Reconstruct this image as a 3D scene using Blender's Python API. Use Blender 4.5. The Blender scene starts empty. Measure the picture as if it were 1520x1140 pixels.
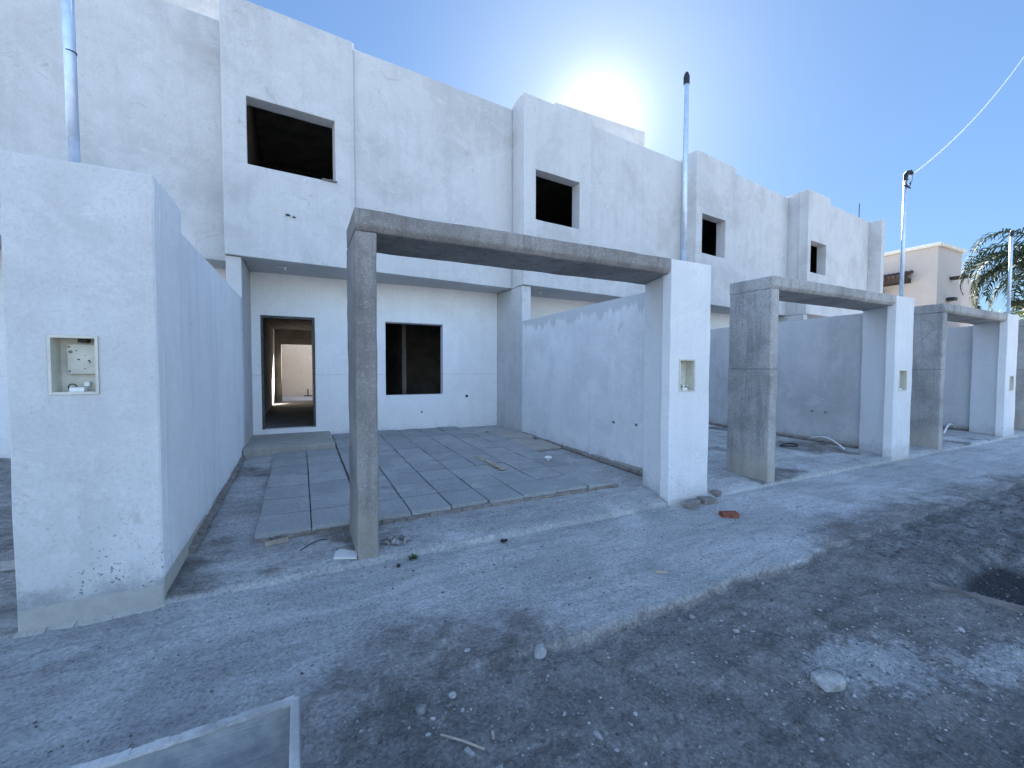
import bpy, bmesh, math, random
from mathutils import Vector, Matrix, noise
import numpy as np
R_ = math.radians
sc = bpy.context.scene
col = sc.collection
rnd = random.Random(7)

# ------------------------------------------------------------------ tags / objects
def tag(o, label=None, cat=None, group=None, kind=None):
    for k, v in (('label', label), ('category', cat), ('group', group), ('kind', kind)):
        if v: o[k] = v
    return o

def thing(name, loc, label, cat, group=None):
    o = bpy.data.objects.new(name, None); col.objects.link(o)
    o.location = loc; o.empty_display_size = .1; o['org'] = list(loc)
    return tag(o, label, cat, group, 'thing')

class MB:
    """collects faces in world coordinates"""
    def __init__(s): s.v = []; s.f = []; s.m = []
    def add(s, vs, fs, mi=0):
        n = len(s.v); s.v += [tuple(v) for v in vs]
        s.f += [tuple(i + n for i in f) for f in fs]; s.m += [mi] * len(fs); return s
    def box(s, x0, x1, y0, y1, z0, z1, mi=0):
        return s.prism([(x0, y0), (x1, y0), (x1, y1), (x0, y1)], z0, z1, mi)
    def prism(s, poly, z0, z1, mi=0):
        n = len(poly); zt = z1 if isinstance(z1, (list, tuple)) else [z1] * n
        zb = z0 if isinstance(z0, (list, tuple)) else [z0] * n
        vs = [(p[0], p[1], zb[i]) for i, p in enumerate(poly)] + [(p[0], p[1], zt[i]) for i, p in enumerate(poly)]
        fs = [tuple(range(n - 1, -1, -1)), tuple(range(n, 2 * n))] + [(i, (i + 1) % n, n + (i + 1) % n, n + i) for i in range(n)]
        return s.add(vs, fs, mi)
    def obox(s, c, size, rot=(0, 0, 0), mi=0, jit=0):
        from mathutils import Euler
        M = Euler(rot).to_matrix(); vs = []
        for z in (-.5, .5):
            for x, y in ((-.5, -.5), (.5, -.5), (.5, .5), (-.5, .5)):
                p = Vector((x * size[0], y * size[1], z * size[2]))
                if jit: p += Vector([rnd.uniform(-jit, jit) for _ in range(3)])
                vs.append(M @ p + Vector(c))
        return s.add(vs, [(3, 2, 1, 0), (4, 5, 6, 7), (0, 1, 5, 4), (1, 2, 6, 5), (2, 3, 7, 6), (3, 0, 4, 7)], mi)
    def panel(s, p0, p1, t, z0, z1, holes=(), step=.3, mi=0):
        """wall from p0 to p1 (front line seen from -Y), thickness t backwards, real openings"""
        p0 = Vector(p0[:2]); p1 = Vector(p1[:2]); L = (p1 - p0).length; d = (p1 - p0) / L; nrm = Vector((-d.y, d.x))
        us = {0, L}; zs = {z0, z1}
        for h in holes: us |= {h[0], h[1]}; zs |= {h[2], h[3]}
        def fill(a):
            a = sorted(a); o = [a[0]]
            for b in a[1:]:
                k = max(1, int(round((b - o[-1]) / step))); st = o[-1]
                for i in range(1, k + 1): o.append(st + (b - st) * i / k)
            return o
        us = fill(us); zs = fill(zs)
        nu, nz = len(us), len(zs)
        vs = []
        for off in (0, t):
            for z in zs:
                for u in us:
                    q = p0 + d * u + nrm * off; vs.append((q.x, q.y, z))
        I = lambda k, j, i: k * nu * nz + j * nu + i
        def solid(j, i):
            if j < 0 or i < 0 or j >= nz - 1 or i >= nu - 1: return False
            uc = (us[i] + us[i + 1]) / 2; zc = (zs[j] + zs[j + 1]) / 2
            return not any(h[0] < uc < h[1] and h[2] < zc < h[3] for h in holes)
        fs = []
        for j in range(nz - 1):
            for i in range(nu - 1):
                if not solid(j, i): continue
                fs.append((I(0, j, i), I(0, j, i + 1), I(0, j + 1, i + 1), I(0, j + 1, i)))
                fs.append((I(1, j, i), I(1, j + 1, i), I(1, j + 1, i + 1), I(1, j, i + 1)))
                if not solid(j - 1, i): fs.append((I(0, j, i), I(1, j, i), I(1, j, i + 1), I(0, j, i + 1)))
                if not solid(j + 1, i): fs.append((I(0, j + 1, i), I(0, j + 1, i + 1), I(1, j + 1, i + 1), I(1, j + 1, i)))
                if not solid(j, i - 1): fs.append((I(0, j, i), I(0, j + 1, i), I(1, j + 1, i), I(1, j, i)))
                if not solid(j, i + 1): fs.append((I(0, j, i + 1), I(1, j, i + 1), I(1, j + 1, i + 1), I(0, j + 1, i + 1)))
        return s.add(vs, fs, mi)
    def tube(s, pts, r, n=8, mi=0, cap=True):
        pts = [Vector(p) for p in pts]; rings = []
        rr = r if isinstance(r, (list, tuple)) else [r] * len(pts)
        up = None; vs = []
        for i, p in enumerate(pts):
            t = (pts[min(i + 1, len(pts) - 1)] - pts[max(i - 1, 0)]).normalized()
            if up is None: up = Vector((1, 0, 0)) if abs(t.x) < .9 else Vector((0, 1, 0))
            a = t.cross(up).normalized(); up = a.cross(t).normalized()
            for k in range(n):
                w = 2 * math.pi * k / n; vs.append(p + (a * math.cos(w) + up * math.sin(w)) * rr[i])
        fs = [(i * n + k, i * n + (k + 1) % n, (i + 1) * n + (k + 1) % n, (i + 1) * n + k) for i in range(len(pts) - 1) for k in range(n)]
        if cap: fs += [tuple(range(n - 1, -1, -1)), tuple((len(pts) - 1) * n + k for k in range(n))]
        return s.add(vs, fs, mi)
    def stone(s, c, r, flat=.6, mi=0, sub=1):
        bm = bmesh.new(); bmesh.ops.create_icosphere(bm, subdivisions=sub, radius=1)
        a = rnd.uniform(0, 6.28); ex = rnd.uniform(.75, 1.3); off = Vector([rnd.uniform(-50, 50) for _ in range(3)])
        vs = []
        for v in bm.verts:
            k = 1 + .38 * noise.noise(v.co * 1.3 + off); p = v.co * k
            x, y, z = p.x * ex, p.y / ex, max(p.z, -.4) * flat
            vs.append((c[0] + r * (x * math.cos(a) - y * math.sin(a)), c[1] + r * (x * math.sin(a) + y * math.cos(a)), c[2] + r * z))
        fs = [tuple(v.index for v in f.verts) for f in bm.faces]; bm.free()
        return s.add(vs, fs, mi)
    def build(s, name, mats, parent=None, wob=0, wsc=1.5, bev=0, smooth=False, root=None):
        me = bpy.data.meshes.new(name)
        bm = bmesh.new(); bv = [bm.verts.new(v) for v in s.v]
        for f, m in zip(s.f, s.m):
            try: fc = bm.faces.new([bv[i] for i in f]); fc.material_index = m; fc.smooth = smooth
            except ValueError: pass
        bmesh.ops.remove_doubles(bm, verts=bm.verts, dist=1e-5)
        bmesh.ops.recalc_face_normals(bm, faces=bm.faces)
        if wob:
            for v in bm.verts:
                v.co += (noise.noise_vector(v.co * wsc) * .7 + noise.noise_vector(v.co * wsc * 4) * .3) * wob
        o = bpy.data.objects.new(name, me); col.objects.link(o)
        if parent:
            p = parent
            while p.parent: p = p.parent
            org = Vector(p['org']); o.parent = parent
        else:
            xs = [v.co for v in bm.verts]
            org = Vector((sum(v.x for v in xs) / len(xs), sum(v.y for v in xs) / len(xs), min(v.z for v in xs)))
            o.location = org; o['org'] = list(org)
        bm.transform(Matrix.Translation(-org)); bm.to_mesh(me); bm.free()
        for m in (mats if isinstance(mats, (list, tuple)) else [mats]): me.materials.append(m)
        if bev:
            b = o.modifiers.new('bevel', 'BEVEL'); b.width = bev; b.segments = 2; b.limit_method = 'ANGLE'; b.angle_limit = R_(40)
        return o

# ------------------------------------------------------------------ material nodes
class T:
    def __init__(s, name):
        s.m = bpy.data.materials.new(name); s.m.use_nodes = True; s.t = s.m.node_tree; s.t.nodes.clear()
        s.out = s.n('ShaderNodeOutputMaterial'); s.b = s.n('ShaderNodeBsdfPrincipled')
        s.t.links.new(s.b.outputs[0], s.out.inputs[0]); s.pos = s.n('ShaderNodeNewGeometry').outputs['Position']
        s.b.inputs['Specular IOR Level'].default_value = .25
    def n(s, t, **k):
        x = s.t.nodes.new(t)
        for a, b in k.items(): setattr(x, a, b)
        return x
    def set(s, i, v):
        if hasattr(v, 'is_output') or hasattr(v, 'links'): s.t.links.new(v, i)
        else:
            if isinstance(v, (tuple, list)) and len(v) == 3 and i.type == 'RGBA': v = (*v, 1)
            i.default_value = v
    def scale(s, v):
        x = s.n('ShaderNodeVectorMath', operation='MULTIPLY'); s.set(x.inputs[0], s.pos); x.inputs[1].default_value = v; return x.outputs[0]
    def noise(s, sc=1, det=6, ro=.6, vec=None, dist=0):
        x = s.n('ShaderNodeTexNoise'); s.set(x.inputs['Vector'], vec or s.pos)
        x.inputs['Scale'].default_value = sc; x.inputs['Detail'].default_value = det; x.inputs['Roughness'].default_value = ro; x.inputs['Distortion'].default_value = dist
        return x.outputs[0]
    def vor(s, sc, vec=None, feature='F1', out=0):
        x = s.n('ShaderNodeTexVoronoi', feature=feature); s.set(x.inputs['Vector'], vec or s.pos); x.inputs['Scale'].default_value = sc; return x.outputs[out]
    def ramp(s, f, a, b, lo=0, hi=1):
        x = s.n('ShaderNodeMapRange', interpolation_type='SMOOTHSTEP'); s.set(x.inputs[0], f)
        for i, v in enumerate((a, b, lo, hi)): x.inputs[i + 1].default_value = v
        return x.outputs[0]
    def mix(s, f, a, b, mode='MIX'):
        x = s.n('ShaderNodeMix', data_type='RGBA', blend_type=mode); s.set(x.inputs[0], f); s.set(x.inputs[6], a); s.set(x.inputs[7], b); return x.outputs[2]
    def math(s, op, a, b=0):
        x = s.n('ShaderNodeMath', operation=op); s.set(x.inputs[0], a); s.set(x.inputs[1], b); return x.outputs[0]
    def z(s):
        x = s.n('ShaderNodeSeparateXYZ'); s.set(x.inputs[0], s.pos); return x.outputs
    def bump(s, h, st=.3, d=.02, prev=None):
        x = s.n('ShaderNodeBump'); s.set(x.inputs['Height'], h); x.inputs['Strength'].default_value = st; x.inputs['Distance'].default_value = d
        if prev: s.set(x.inputs['Normal'], prev)
        return x.outputs[0]
    def done(s, c, ro=.9, nrm=None, metal=0):
        s.set(s.b.inputs['Base Color'], c); s.set(s.b.inputs['Roughness'], ro); s.b.inputs['Metallic'].default_value = metal
        if nrm: s.set(s.b.inputs['Normal'], nrm)
        return s.m

def mul(c, k): return tuple(x * k for x in c)

def plaster(name, c, blot, streak=.3, spots=.5, base=None, bh=.12, contrast=1., joint=None, topstain=0):
    t = T(name)
    big = t.ramp(t.noise(.75, 7, .62, dist=.6), .42, .66)
    mid = t.math('MULTIPLY', t.ramp(t.noise(3.1, 8, .7, dist=.8), .44, .72), t.ramp(t.noise(.33, 3, .5), .38, .6, .15, 1.15))
    c1 = t.mix(t.math('MULTIPLY', big, .75 * contrast), c, blot)
    c1 = t.mix(t.math('MULTIPLY', mid, .45 * contrast), c1, blot)
    trow = t.ramp(t.noise(1.9, 5, .7, vec=t.scale((1.2, 1.2, 3.4)), dist=1.4), .55, .7)      # trowel passes
    c1 = t.mix(t.math('MULTIPLY', trow, .45 * contrast), c1, mul(c, 1.12))
    lime = t.ramp(t.noise(1.6, 12, .78, dist=.9), .515, .56)                               # crisp lime-wash patches
    c1 = t.mix(t.math('MULTIPLY', lime, .42 * contrast), c1, mul(c, 1.1))
    worn = t.ramp(t.noise(4.3, 12, .8, dist=1.3), .57, .62)
    wm = t.ramp(t.noise(.9, 4, .6), .47, .6)
    c1 = t.mix(t.math('MULTIPLY', t.math('MULTIPLY', worn, wm), .6 * contrast), c1, (blot[0] * .80, blot[1] * .79, blot[2] * .75))
    st = t.ramp(t.noise(1, 6, .65, vec=t.scale((7, 7, .55))), .46, .66)
    c1 = t.mix(t.math('MULTIPLY', st, streak), c1, mul(blot, .86))
    fine = t.noise(45, 8, .82)
    c1 = t.mix(t.ramp(fine, .42, .66, 0, .30), c1, mul(blot, .78))
    Z = t.z()
    if topstain:
        dr = t.math('ADD', Z[2], t.math('MULTIPLY', t.math('SUBTRACT', t.noise(1, 7, .7, vec=t.scale((6, 6, 1.1))), .5), .75))
        c1 = t.mix(t.ramp(dr, topstain - .02, topstain + .05, 0, .75), c1, mul(blot, .80))
        run = t.ramp(t.noise(1, 3, .5, vec=t.scale((2.3, 2.3, .10))), .60, .66)
        c1 = t.mix(t.math('MULTIPLY', run, .5), c1, mul(blot, .82))
    low = t.ramp(Z[2], .75, .15, .12, 1)
    sp = t.ramp(t.noise(60, 2, .5), .63, .67)
    spm = t.ramp(t.noise(4, 4, .7), .42, .58)
    c1 = t.mix(t.math('MULTIPLY', t.math('MULTIPLY', sp, spm), t.math('MULTIPLY', low, spots)), c1, (.13, .125, .12))
    grime = t.math('MULTIPLY', t.ramp(t.math('ADD', Z[2], t.math('MULTIPLY', t.noise(3.4, 9, .8), .9)), .74, .50), .85 if spots >= 1 else .5)
    c1 = t.mix(grime, c1, mul(blot, .62))
    if base:
        lim = t.math('ADD', Z[2], t.math('MULTIPLY', t.ramp(t.noise(2.2, 7, .7), .55, .75), .16))
        c1 = t.mix(t.ramp(lim, bh + .008, bh), c1, t.mix(t.noise(14, 6, .7), mul(base, .7), mul(base, 1.25)))
    if joint:
        j = t.math('ABSOLUTE', t.math('SUBTRACT', t.math('ADD', Z[2], t.math('MULTIPLY', t.noise(2.5, 4), .012)), joint))
        c1 = t.mix(t.ramp(j, .006, .002, 0, .45), c1, mul(blot, .45))
    n = t.bump(t.noise(3, 6, .6), .35, .03); n = t.bump(fine, .28, .008, n)
    return t.done(c1, .92, n)

def simple(name, c, ro=.8, var=.25, sc=8, bump=.15, metal=0, spec=None):
    t = T(name); f = t.noise(sc, 6, .65)
    if spec is not None: t.b.inputs['Specular IOR Level'].default_value = spec
    return t.done(t.mix(t.ramp(f, .3, .7), mul(c, 1 - var), mul(c, 1 + var)), ro, t.bump(t.noise(sc * 5, 4), bump, .01), metal)

M = {}
M['white'] = plaster('white_plaster', (.57, .567, .562), (.41, .405, .395), .16, .1, contrast=.85)
M['lower'] = plaster('porch_plaster', (.86, .85, .84), (.74, .73, .715), .14, .5, joint=1.295, contrast=.7)
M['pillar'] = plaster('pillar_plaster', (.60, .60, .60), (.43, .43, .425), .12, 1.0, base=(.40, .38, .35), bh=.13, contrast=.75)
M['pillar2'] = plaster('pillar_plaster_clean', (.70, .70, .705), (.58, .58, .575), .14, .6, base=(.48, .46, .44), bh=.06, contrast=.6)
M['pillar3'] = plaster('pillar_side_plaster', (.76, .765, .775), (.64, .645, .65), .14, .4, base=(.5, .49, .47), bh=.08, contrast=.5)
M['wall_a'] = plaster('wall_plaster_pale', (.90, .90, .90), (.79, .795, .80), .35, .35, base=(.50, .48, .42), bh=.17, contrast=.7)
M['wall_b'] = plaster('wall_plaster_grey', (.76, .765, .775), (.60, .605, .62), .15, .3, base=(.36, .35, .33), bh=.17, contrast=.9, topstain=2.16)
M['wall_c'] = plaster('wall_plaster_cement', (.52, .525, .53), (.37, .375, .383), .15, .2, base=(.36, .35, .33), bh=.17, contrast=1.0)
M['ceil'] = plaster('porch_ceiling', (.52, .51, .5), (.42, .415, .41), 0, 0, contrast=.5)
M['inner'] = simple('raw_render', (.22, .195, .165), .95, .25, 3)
M['court'] = plaster('court_plaster', (.66, .60, .52), (.5, .44, .36), .1, 1, contrast=.6)

def concrete(name, c, jw=.6):
    t = T(name)
    big = t.ramp(t.noise(1.4, 7, .65, dist=.5), .38, .68)
    c1 = t.mix(big, mul(c, 1.2), mul(c, .72))
    st = t.ramp(t.noise(1, 6, .65, vec=t.scale((11, 11, .9))), .46, .7)
    c1 = t.mix(t.math('MULTIPLY', st, .6), c1, mul(c, .45))
    c1 = t.mix(t.ramp(t.noise(5, 7, .7, dist=1), .6, .75, 0, .5), c1, mul((c[0] * 1.04, c[1] * 1.0, c[2] * .93), 1.7))
    pit = t.ramp(t.vor(26, t.scale((1, 1, 1.4))), .16, .08)
    pm = t.ramp(t.noise(3.5, 5, .7), .5, .65)
    pit = t.math('MULTIPLY', pit, pm)
    fine = t.noise(70, 6, .85)
    c1 = t.mix(t.ramp(fine, .44, .62, 0, .6), c1, mul(c, .5))
    c1 = t.mix(t.ramp(t.noise(48, 4, .8), .56, .66, 0, .5), c1, mul(c, 1.7))
    c1 = t.mix(t.ramp(t.noise(2.6, 12, .8, dist=.8), .54, .6, 0, .5), c1, mul(c, .62))
    c1 = t.mix(t.math('MULTIPLY', pit, .8), c1, mul(c, .22))
    Z = t.z()
    j = t.math('ABSOLUTE', t.math('SUBTRACT', t.math('ADD', Z[2], t.math('MULTIPLY', t.noise(3, 3), .02)), 1.41))
    jj = t.ramp(j, .016, .004)
    c1 = t.mix(t.math('MULTIPLY', jj, jw), c1, mul(c, .35))
    c1 = t.mix(t.math('MULTIPLY', t.ramp(t.math('ADD', Z[2], t.math('MULTIPLY', t.noise(7, 5, .7), .5)), .8, .45), .4), c1, (c[0] * 1.35, c[1] * 1.22, c[2] * 1.02))
    h = t.math('SUBTRACT', t.math('SUBTRACT', t.math('MULTIPLY', fine, .5), t.math('MULTIPLY', pit, .8)), t.math('MULTIPLY', jj, jw))
    n = t.bump(t.noise(6, 6, .65), .4, .02); n = t.bump(h, .6, .008, n)
    return t.done(c1, .95, n)
M['conc'] = concrete('formed_concrete', (.255, .243, .231), .12)
M['conc2'] = concrete('formed_concrete_grey', (.36, .352, .34), .4)

def groundmat():
    t = T('dusty_ground')
    at = t.n('ShaderNodeAttribute', attribute_name='zone'); sep = t.n('ShaderNodeSeparateColor'); t.set(sep.inputs[0], at.outputs[0])
    pave, soil, chalk = sep.outputs
    big = t.noise(.9, 8, .68, dist=.8); mid = t.noise(4.5, 8, .72, dist=.6); fine = t.noise(26, 10, .85); grit = t.noise(95, 4, .8)
    dirt = t.mix(t.ramp(mid, .35, .68), (.205, .192, .178), (.36, .342, .32))
    pv = t.mix(t.ramp(big, .36, .64), (.66, .655, .645), (.47, .466, .46))
    pv = t.mix(t.ramp(mid, .5, .72, 0, .5), pv, (.72, .712, .70))
    pv = t.mix(t.ramp(t.noise(2.2, 7, .7, vec=t.scale((.6, 1.6, 1)), dist=1.2), .56, .7, 0, .55), pv, (.33, .325, .318))
    f = t.ramp(t.math('ADD', pave, t.math('MULTIPLY', t.math('SUBTRACT', mid, .5), .8)), .18, .82)
    c = t.mix(f, dirt, pv)
    sl = t.mix(t.ramp(t.noise(5.5, 8, .75, dist=.7), .38, .66), (.14, .136, .131), (.32, .31, .297))
    c = t.mix(t.ramp(t.math('ADD', soil, t.math('MULTIPLY', t.math('SUBTRACT', mid, .5), .8)), .35, .7), c, sl)
    ch = t.ramp(t.math('ADD', chalk, t.math('MULTIPLY', t.math('SUBTRACT', t.noise(9, 8, .78, dist=1), .52), 2.0)), .45, .85)
    c = t.mix(t.math('MULTIPLY', ch, .72), c, (.66, .65, .64))
    c = t.mix(t.math('MULTIPLY', at.outputs['Alpha'], t.ramp(mid, .3, .6, .1, .55)), c, (.46, .41, .365))
    c = t.mix(t.ramp(t.noise(1, 8, .75, vec=t.scale((1.3, 9, 2)), dist=.4), .47, .60, 0, .5), c, t.mix(1, c, (.66, .66, .66), 'MULTIPLY'))
    c = t.mix(t.ramp(fine, .44, .60, 0, .5), c, t.mix(1, c, (.55, .55, .55), 'MULTIPLY'))
    c = t.mix(t.ramp(t.noise(9, 12, .85, dist=.5), .52, .58, 0, .3), c, t.mix(1, c, (.66, .66, .66), 'MULTIPLY'))
    gr2 = t.noise(52, 4, .75)
    c = t.mix(t.ramp(gr2, .53, .62, 0, .5), c, t.mix(1, c, (.5, .5, .5), 'MULTIPLY'))
    c = t.mix(t.math('MULTIPLY', t.ramp(gr2, .45, .36), t.math('SUBTRACT', .6, t.math('MULTIPLY', pave, .35))), c, t.mix(1, c, (1.75, 1.72, 1.68), 'MULTIPLY'))
    fib = t.ramp(t.math('ABSOLUTE', t.math('SUBTRACT', t.noise(17, 3, .6, dist=1.6), .5)), .022, .006)
    fib = t.math('MULTIPLY', fib, t.ramp(t.noise(3.1, 5, .7), .45, .62))
    c = t.mix(t.math('MULTIPLY', t.math('MULTIPLY', fib, t.math('SUBTRACT', 1.1, pave)), .5), c, (.42, .41, .39))
    c = t.mix(t.ramp(grit, .60, .68, 0, .5), c, (.48, .47, .455))
    c = t.mix(t.ramp(grit, .36, .28, 0, .5), c, (.06, .06, .058))
    c = t.mix(t.ramp(soil, 1.15, 1.7, 0, .85), c, (.03, .03, .032))                       # bottom of the dug pit turned near black
    Yc = t.z()[1]
    c = t.mix(t.ramp(Yc, -1.2, -3.5), c, t.mix(mid, (.20, .196, .19), (.28, .275, .268)))       # unseen carriageway behind the camera, its tone set for the light it bounces
    n = t.bump(mid, .6, .06); n = t.bump(fine, 1., .022, n); n = t.bump(grit, .7, .007, n)
    return t.done(c, .96, n)
M['ground'] = groundmat()

def pavermat():
    t = T('cement_paver'); oi = t.n('ShaderNodeObjectInfo'); r = oi.outputs['Random']
    c = t.mix(r, (.30, .308, .305), (.37, .376, .368))
    c = t.mix(t.ramp(t.noise(2.3, 7, .7, dist=.8), .45, .7, 0, .7), c, (.48, .472, .455))
    c = t.mix(t.ramp(t.noise(11, 7, .75, dist=1), .58, .72, 0, .45), c, (.46, .45, .435))
    fine = t.noise(45, 6, .8)
    c = t.mix(t.ramp(fine, .35, .7, 0, .45), c, (.10, .10, .10))
    return t.done(c, .93, t.bump(fine, .4, .006))
M['paver'] = pavermat()
def brickmat(name, c, mortar, sc):
    t = T(name); b = t.n('ShaderNodeTexBrick'); Z = t.z(); cx = t.n('ShaderNodeCombineXYZ')
    t.set(cx.inputs[0], t.math('ADD', Z[0], Z[1])); t.set(cx.inputs[1], Z[2]); t.set(b.inputs['Vector'], cx.outputs[0])
    b.inputs['Scale'].default_value = sc; b.inputs['Color1'].default_value = (*c, 1); b.inputs['Color2'].default_value = (*mul(c, .6), 1); b.inputs['Mortar'].default_value = (*mortar, 1)
    b.inputs['Mortar Size'].default_value = .03
    return t.done(b.outputs[0], .95, t.bump(b.outputs[1], -.5, .02))
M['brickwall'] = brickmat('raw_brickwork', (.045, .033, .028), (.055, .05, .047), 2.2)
M['brick'] = simple('fired_brick', (.22, .08, .05), .9, .35, 20, .5)
M['dustbrick'] = simple('dusty_brick', (.23, .20, .18), .95, .25, 16, .6)
M['stone'] = simple('rubble_stone', (.21, .205, .198), .95, .35, 25, .5)
M['stone_w'] = simple('plaster_chunk', (.33, .322, .315), .95, .25, 25, .5)
M['stone_d'] = simple('dark_clod', (.10, .097, .093), .97, .4, 25, .6)
M['galv'] = simple('galvanised_steel', (.58, .66, .76), .45, .1, 14, .05, metal=.5)
M['black'] = simple('black_plastic', (.02, .02, .022), .5, .2, 10, .05)
M['cream'] = simple('cream_plastic', (.56, .54, .46), .55, .12, 9, .08)
M['whitepl'] = simple('white_plastic', (.72, .72, .70), .5, .08, 12, .05)
M['cable'] = simple('pale_cable', (.6, .62, .64), .5, .1, 12, .02)
M['wood'] = simple('pale_wood', (.36, .31, .25), .85, .25, 14, .3)
M['woodgrey'] = simple('weathered_board', (.17, .155, .15), .9, .3, 9, .4)
M['dark'] = simple('dark_gap', (.03, .03, .03), .9, .3, 9, .2)
M['tile_w'] = simple('glazed_tile', (.58, .58, .56), .35, .06, 5, .02)
M['beige'] = plaster('beige_paint', (.45, .395, .355), (.40, .352, .318), .1, 0, contrast=.5)
M['coping'] = simple('coping_stone', (.6, .55, .46), .9, .1, 3)
M['terra'] = simple('clay_roof_tile', (.07, .045, .036), .9, .35, 5, .3)
M['darkwood'] = simple('dark_timber', (.05, .035, .025), .8, .3, 6)
M['nwall'] = simple('neighbour_render', (.24, .2, .17), .95, .25, 2.5)
M['nwhite'] = simple('neighbour_white', (.42, .37, .34), .9, .1, 1.5)
M['leaf'] = simple('palm_leaf', (.045, .062, .036), .75, .35, 3, 0, spec=.1)
M['leaf_y'] = simple('yellow_green_leaf', (.18, .19, .05), .6, .4, 3, 0)
M['bark'] = simple('palm_bark', (.14, .12, .1), .95, .35, 9, .5)
M['weed'] = simple('green_weed', (.06, .09, .03), .8, .3, 9, 0)
t = T('trough_inside'); f = t.noise(1, 6, .7, vec=t.scale((3, 3, 40)))
M['trough'] = t.done(t.mix(t.ramp(t.noise(6, 6, .7), .35, .65), (.20, .215, .23), (.34, .335, .325)), .7, t.bump(f, .6, .01))
M['troughrim'] = plaster('mortar_crusted_rim', (.50, .49, .47), (.30, .29, .28), 0, 0, contrast=1.3)

# ------------------------------------------------------------------ ground sheet
def fb(x, y, s, o=4):
    return noise.fractal(Vector((x * s, y * s, 3.7)), .9, 2.0, o)
def sst(a, b, x):
    k = min(1, max(0, (x - a) / (b - a))); return k * k * (3 - 2 * k)
def edge_y(x): return 1.815 + .05 * noise.noise(Vector((x * 1.7, 0, 5))) + .022 * noise.noise(Vector((x * 7, 1, 5))) + .018 * noise.noise(Vector((x * 19, 2, 5)))
def ground(x, y):
    """height and zone masks"""
    ye = edge_y(x)
    below = sst(ye + .004, ye - .016, y)
    right = sst(3.3, 4.1, x + .25 * fb(x, y, 1.2))
    amt = .055 * sst(.6, 1.3, x) - .035 * right
    soil = below * right * (1 if y > -.5 else sst(-1.6, -.5, y)) * sst(15, 9, x)
    soil *= .55 + .45 * sst(-.25, .35, fb(x, y, .8))
    spill = sst(2.9, 4.0, x) * sst(2.55, 1.75, y + .35 * fb(x, y, 1.1)) * sst(14, 8, x)
    fade = 1 - .6 * sst(2.2, .2, x)            # to the left the pavement fades into trodden dirt
    dirt = max(below * sst(.5, 1.6, x + .5 * fb(x, y, .9)), .8 * spill, .80 * sst(-1.0, .5, x + .6 * fb(x, y, .9)) * sst(2.95, 1.55, y + .5 * fb(x, y, 1.1)) * sst(1.9, .9, x))
    z = -amt * below
    z += .010 * dirt * fb(x * .28, y * 3.2, 1.6) + .006 * fb(x, y, 2.2) + (.012 * fb(x, y, 5) + .009 * fb(x, y, 14, 3)) * (.18 + .82 * dirt)
    z += soil * (.022 * fb(x, y, 2.3) + .03 * fb(x, y, 6))
    pit = math.exp(-(((x - 4.35) / .50) ** 4 + ((y - .98) / .24) ** 4))
    z -= .15 * pit * sst(3.66, 3.95, x + (y - 1.19) * .3)
    chalk = math.exp(-(((x - 2.52) / .52) ** 2 + ((y - 1.03 + .16 * (x - 2.5)) / .28) ** 2)) + .8 * math.exp(-(((x - 3.2) / .45) ** 2 + ((y - .72) / .13) ** 2)) + .5 * math.exp(-(((x - 1.25) / .22) ** 2 + ((y - 1.68) / .1) ** 2)) + .45 * math.exp(-(((x - 2.0) / .3) ** 2 + ((y - 1.68) / .08) ** 2))
    z += .012 * chalk * (1 + fb(x, y, 9))
    if y < -3: z *= .3
    lip = math.exp(-((y - ye + .012) / .028) ** 2) * sst(.7, 1.2, x) * sst(3.5, 2.9, x)
    return z, (1 - dirt, soil * (1 - pit) + 2 * pit, min(1, chalk), lip)

def sheet(name, xs, ys, fn, mat, skirt=None):
    nx, ny = len(xs), len(ys); vs = []; zc = []
    for y in ys:
        for x in xs:
            z, m = fn(x, y); vs.append((x, y, z)); zc.append(m)
    fs = [(j * nx + i, j * nx + i + 1, (j + 1) * nx + i + 1, (j + 1) * nx + i) for j in range(ny - 1) for i in range(nx - 1)]
    if skirt is not None:                      # front face of the slab
        n = len(vs)
        for k in (1, 2):
            for i in range(nx):
                x, y, z = vs[i]; w = .006 * noise.noise(Vector((x * 9, k * 3, 0)))
                vs.append((x, y - .006 * k + w, z - (z - skirt) * (k / 2))); zc.append((1, 0, .35 if k == 1 else 0))
        for k in (0, 1):
            a = 0 if k == 0 else n; b = n + k * nx
            fs += [(b + i, b + i + 1, a + i + 1, a + i) for i in range(nx - 1)]
    me = bpy.data.meshes.new(name); me.from_pydata(vs, [], fs); me.materials.append(mat)
    ca = me.color_attributes.new('zone', 'FLOAT_COLOR', 'POINT')
    ca.data.foreach_set('color', np.array([m if len(m) == 4 else (*m, 0) for m in zc], dtype=np.float32).ravel())
    me.polygons.foreach_set('use_smooth', [True] * len(me.polygons))
    o = bpy.data.objects.new(name, me); col.objects.link(o); return o

def seg(*a):
    out = []
    for s, e, st in a: out += list(np.arange(s, e - 1e-6, st))
    return out + [a[-1][1]]
gx = [-400, -150, -60, -25, -12] + seg((-7, -2.2, .15), (-2.2, 4.6, .028), (4.6, 8, .05), (8, 16, .12)) + [18, 22, 28, 40, 70, 150, 400]
gy = [-400, -150, -60, -25, -12, -7] + seg((-5, -1, .4), (-1, .45, .1), (.45, 1.62, .025), (1.62, 2.0, .011), (2.0, 3.14, .025)) + [3.2, 3.5, 4.5, 6, 9, 14, 20, 40, 80, 160, 400]
def gfn(x, y):
    if y > 3.15: return -.03, (1, 0, 0)
    return ground(x, y)
g = sheet('ground', gx, gy, gfn, M['ground']); tag(g, kind='structure')

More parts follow.
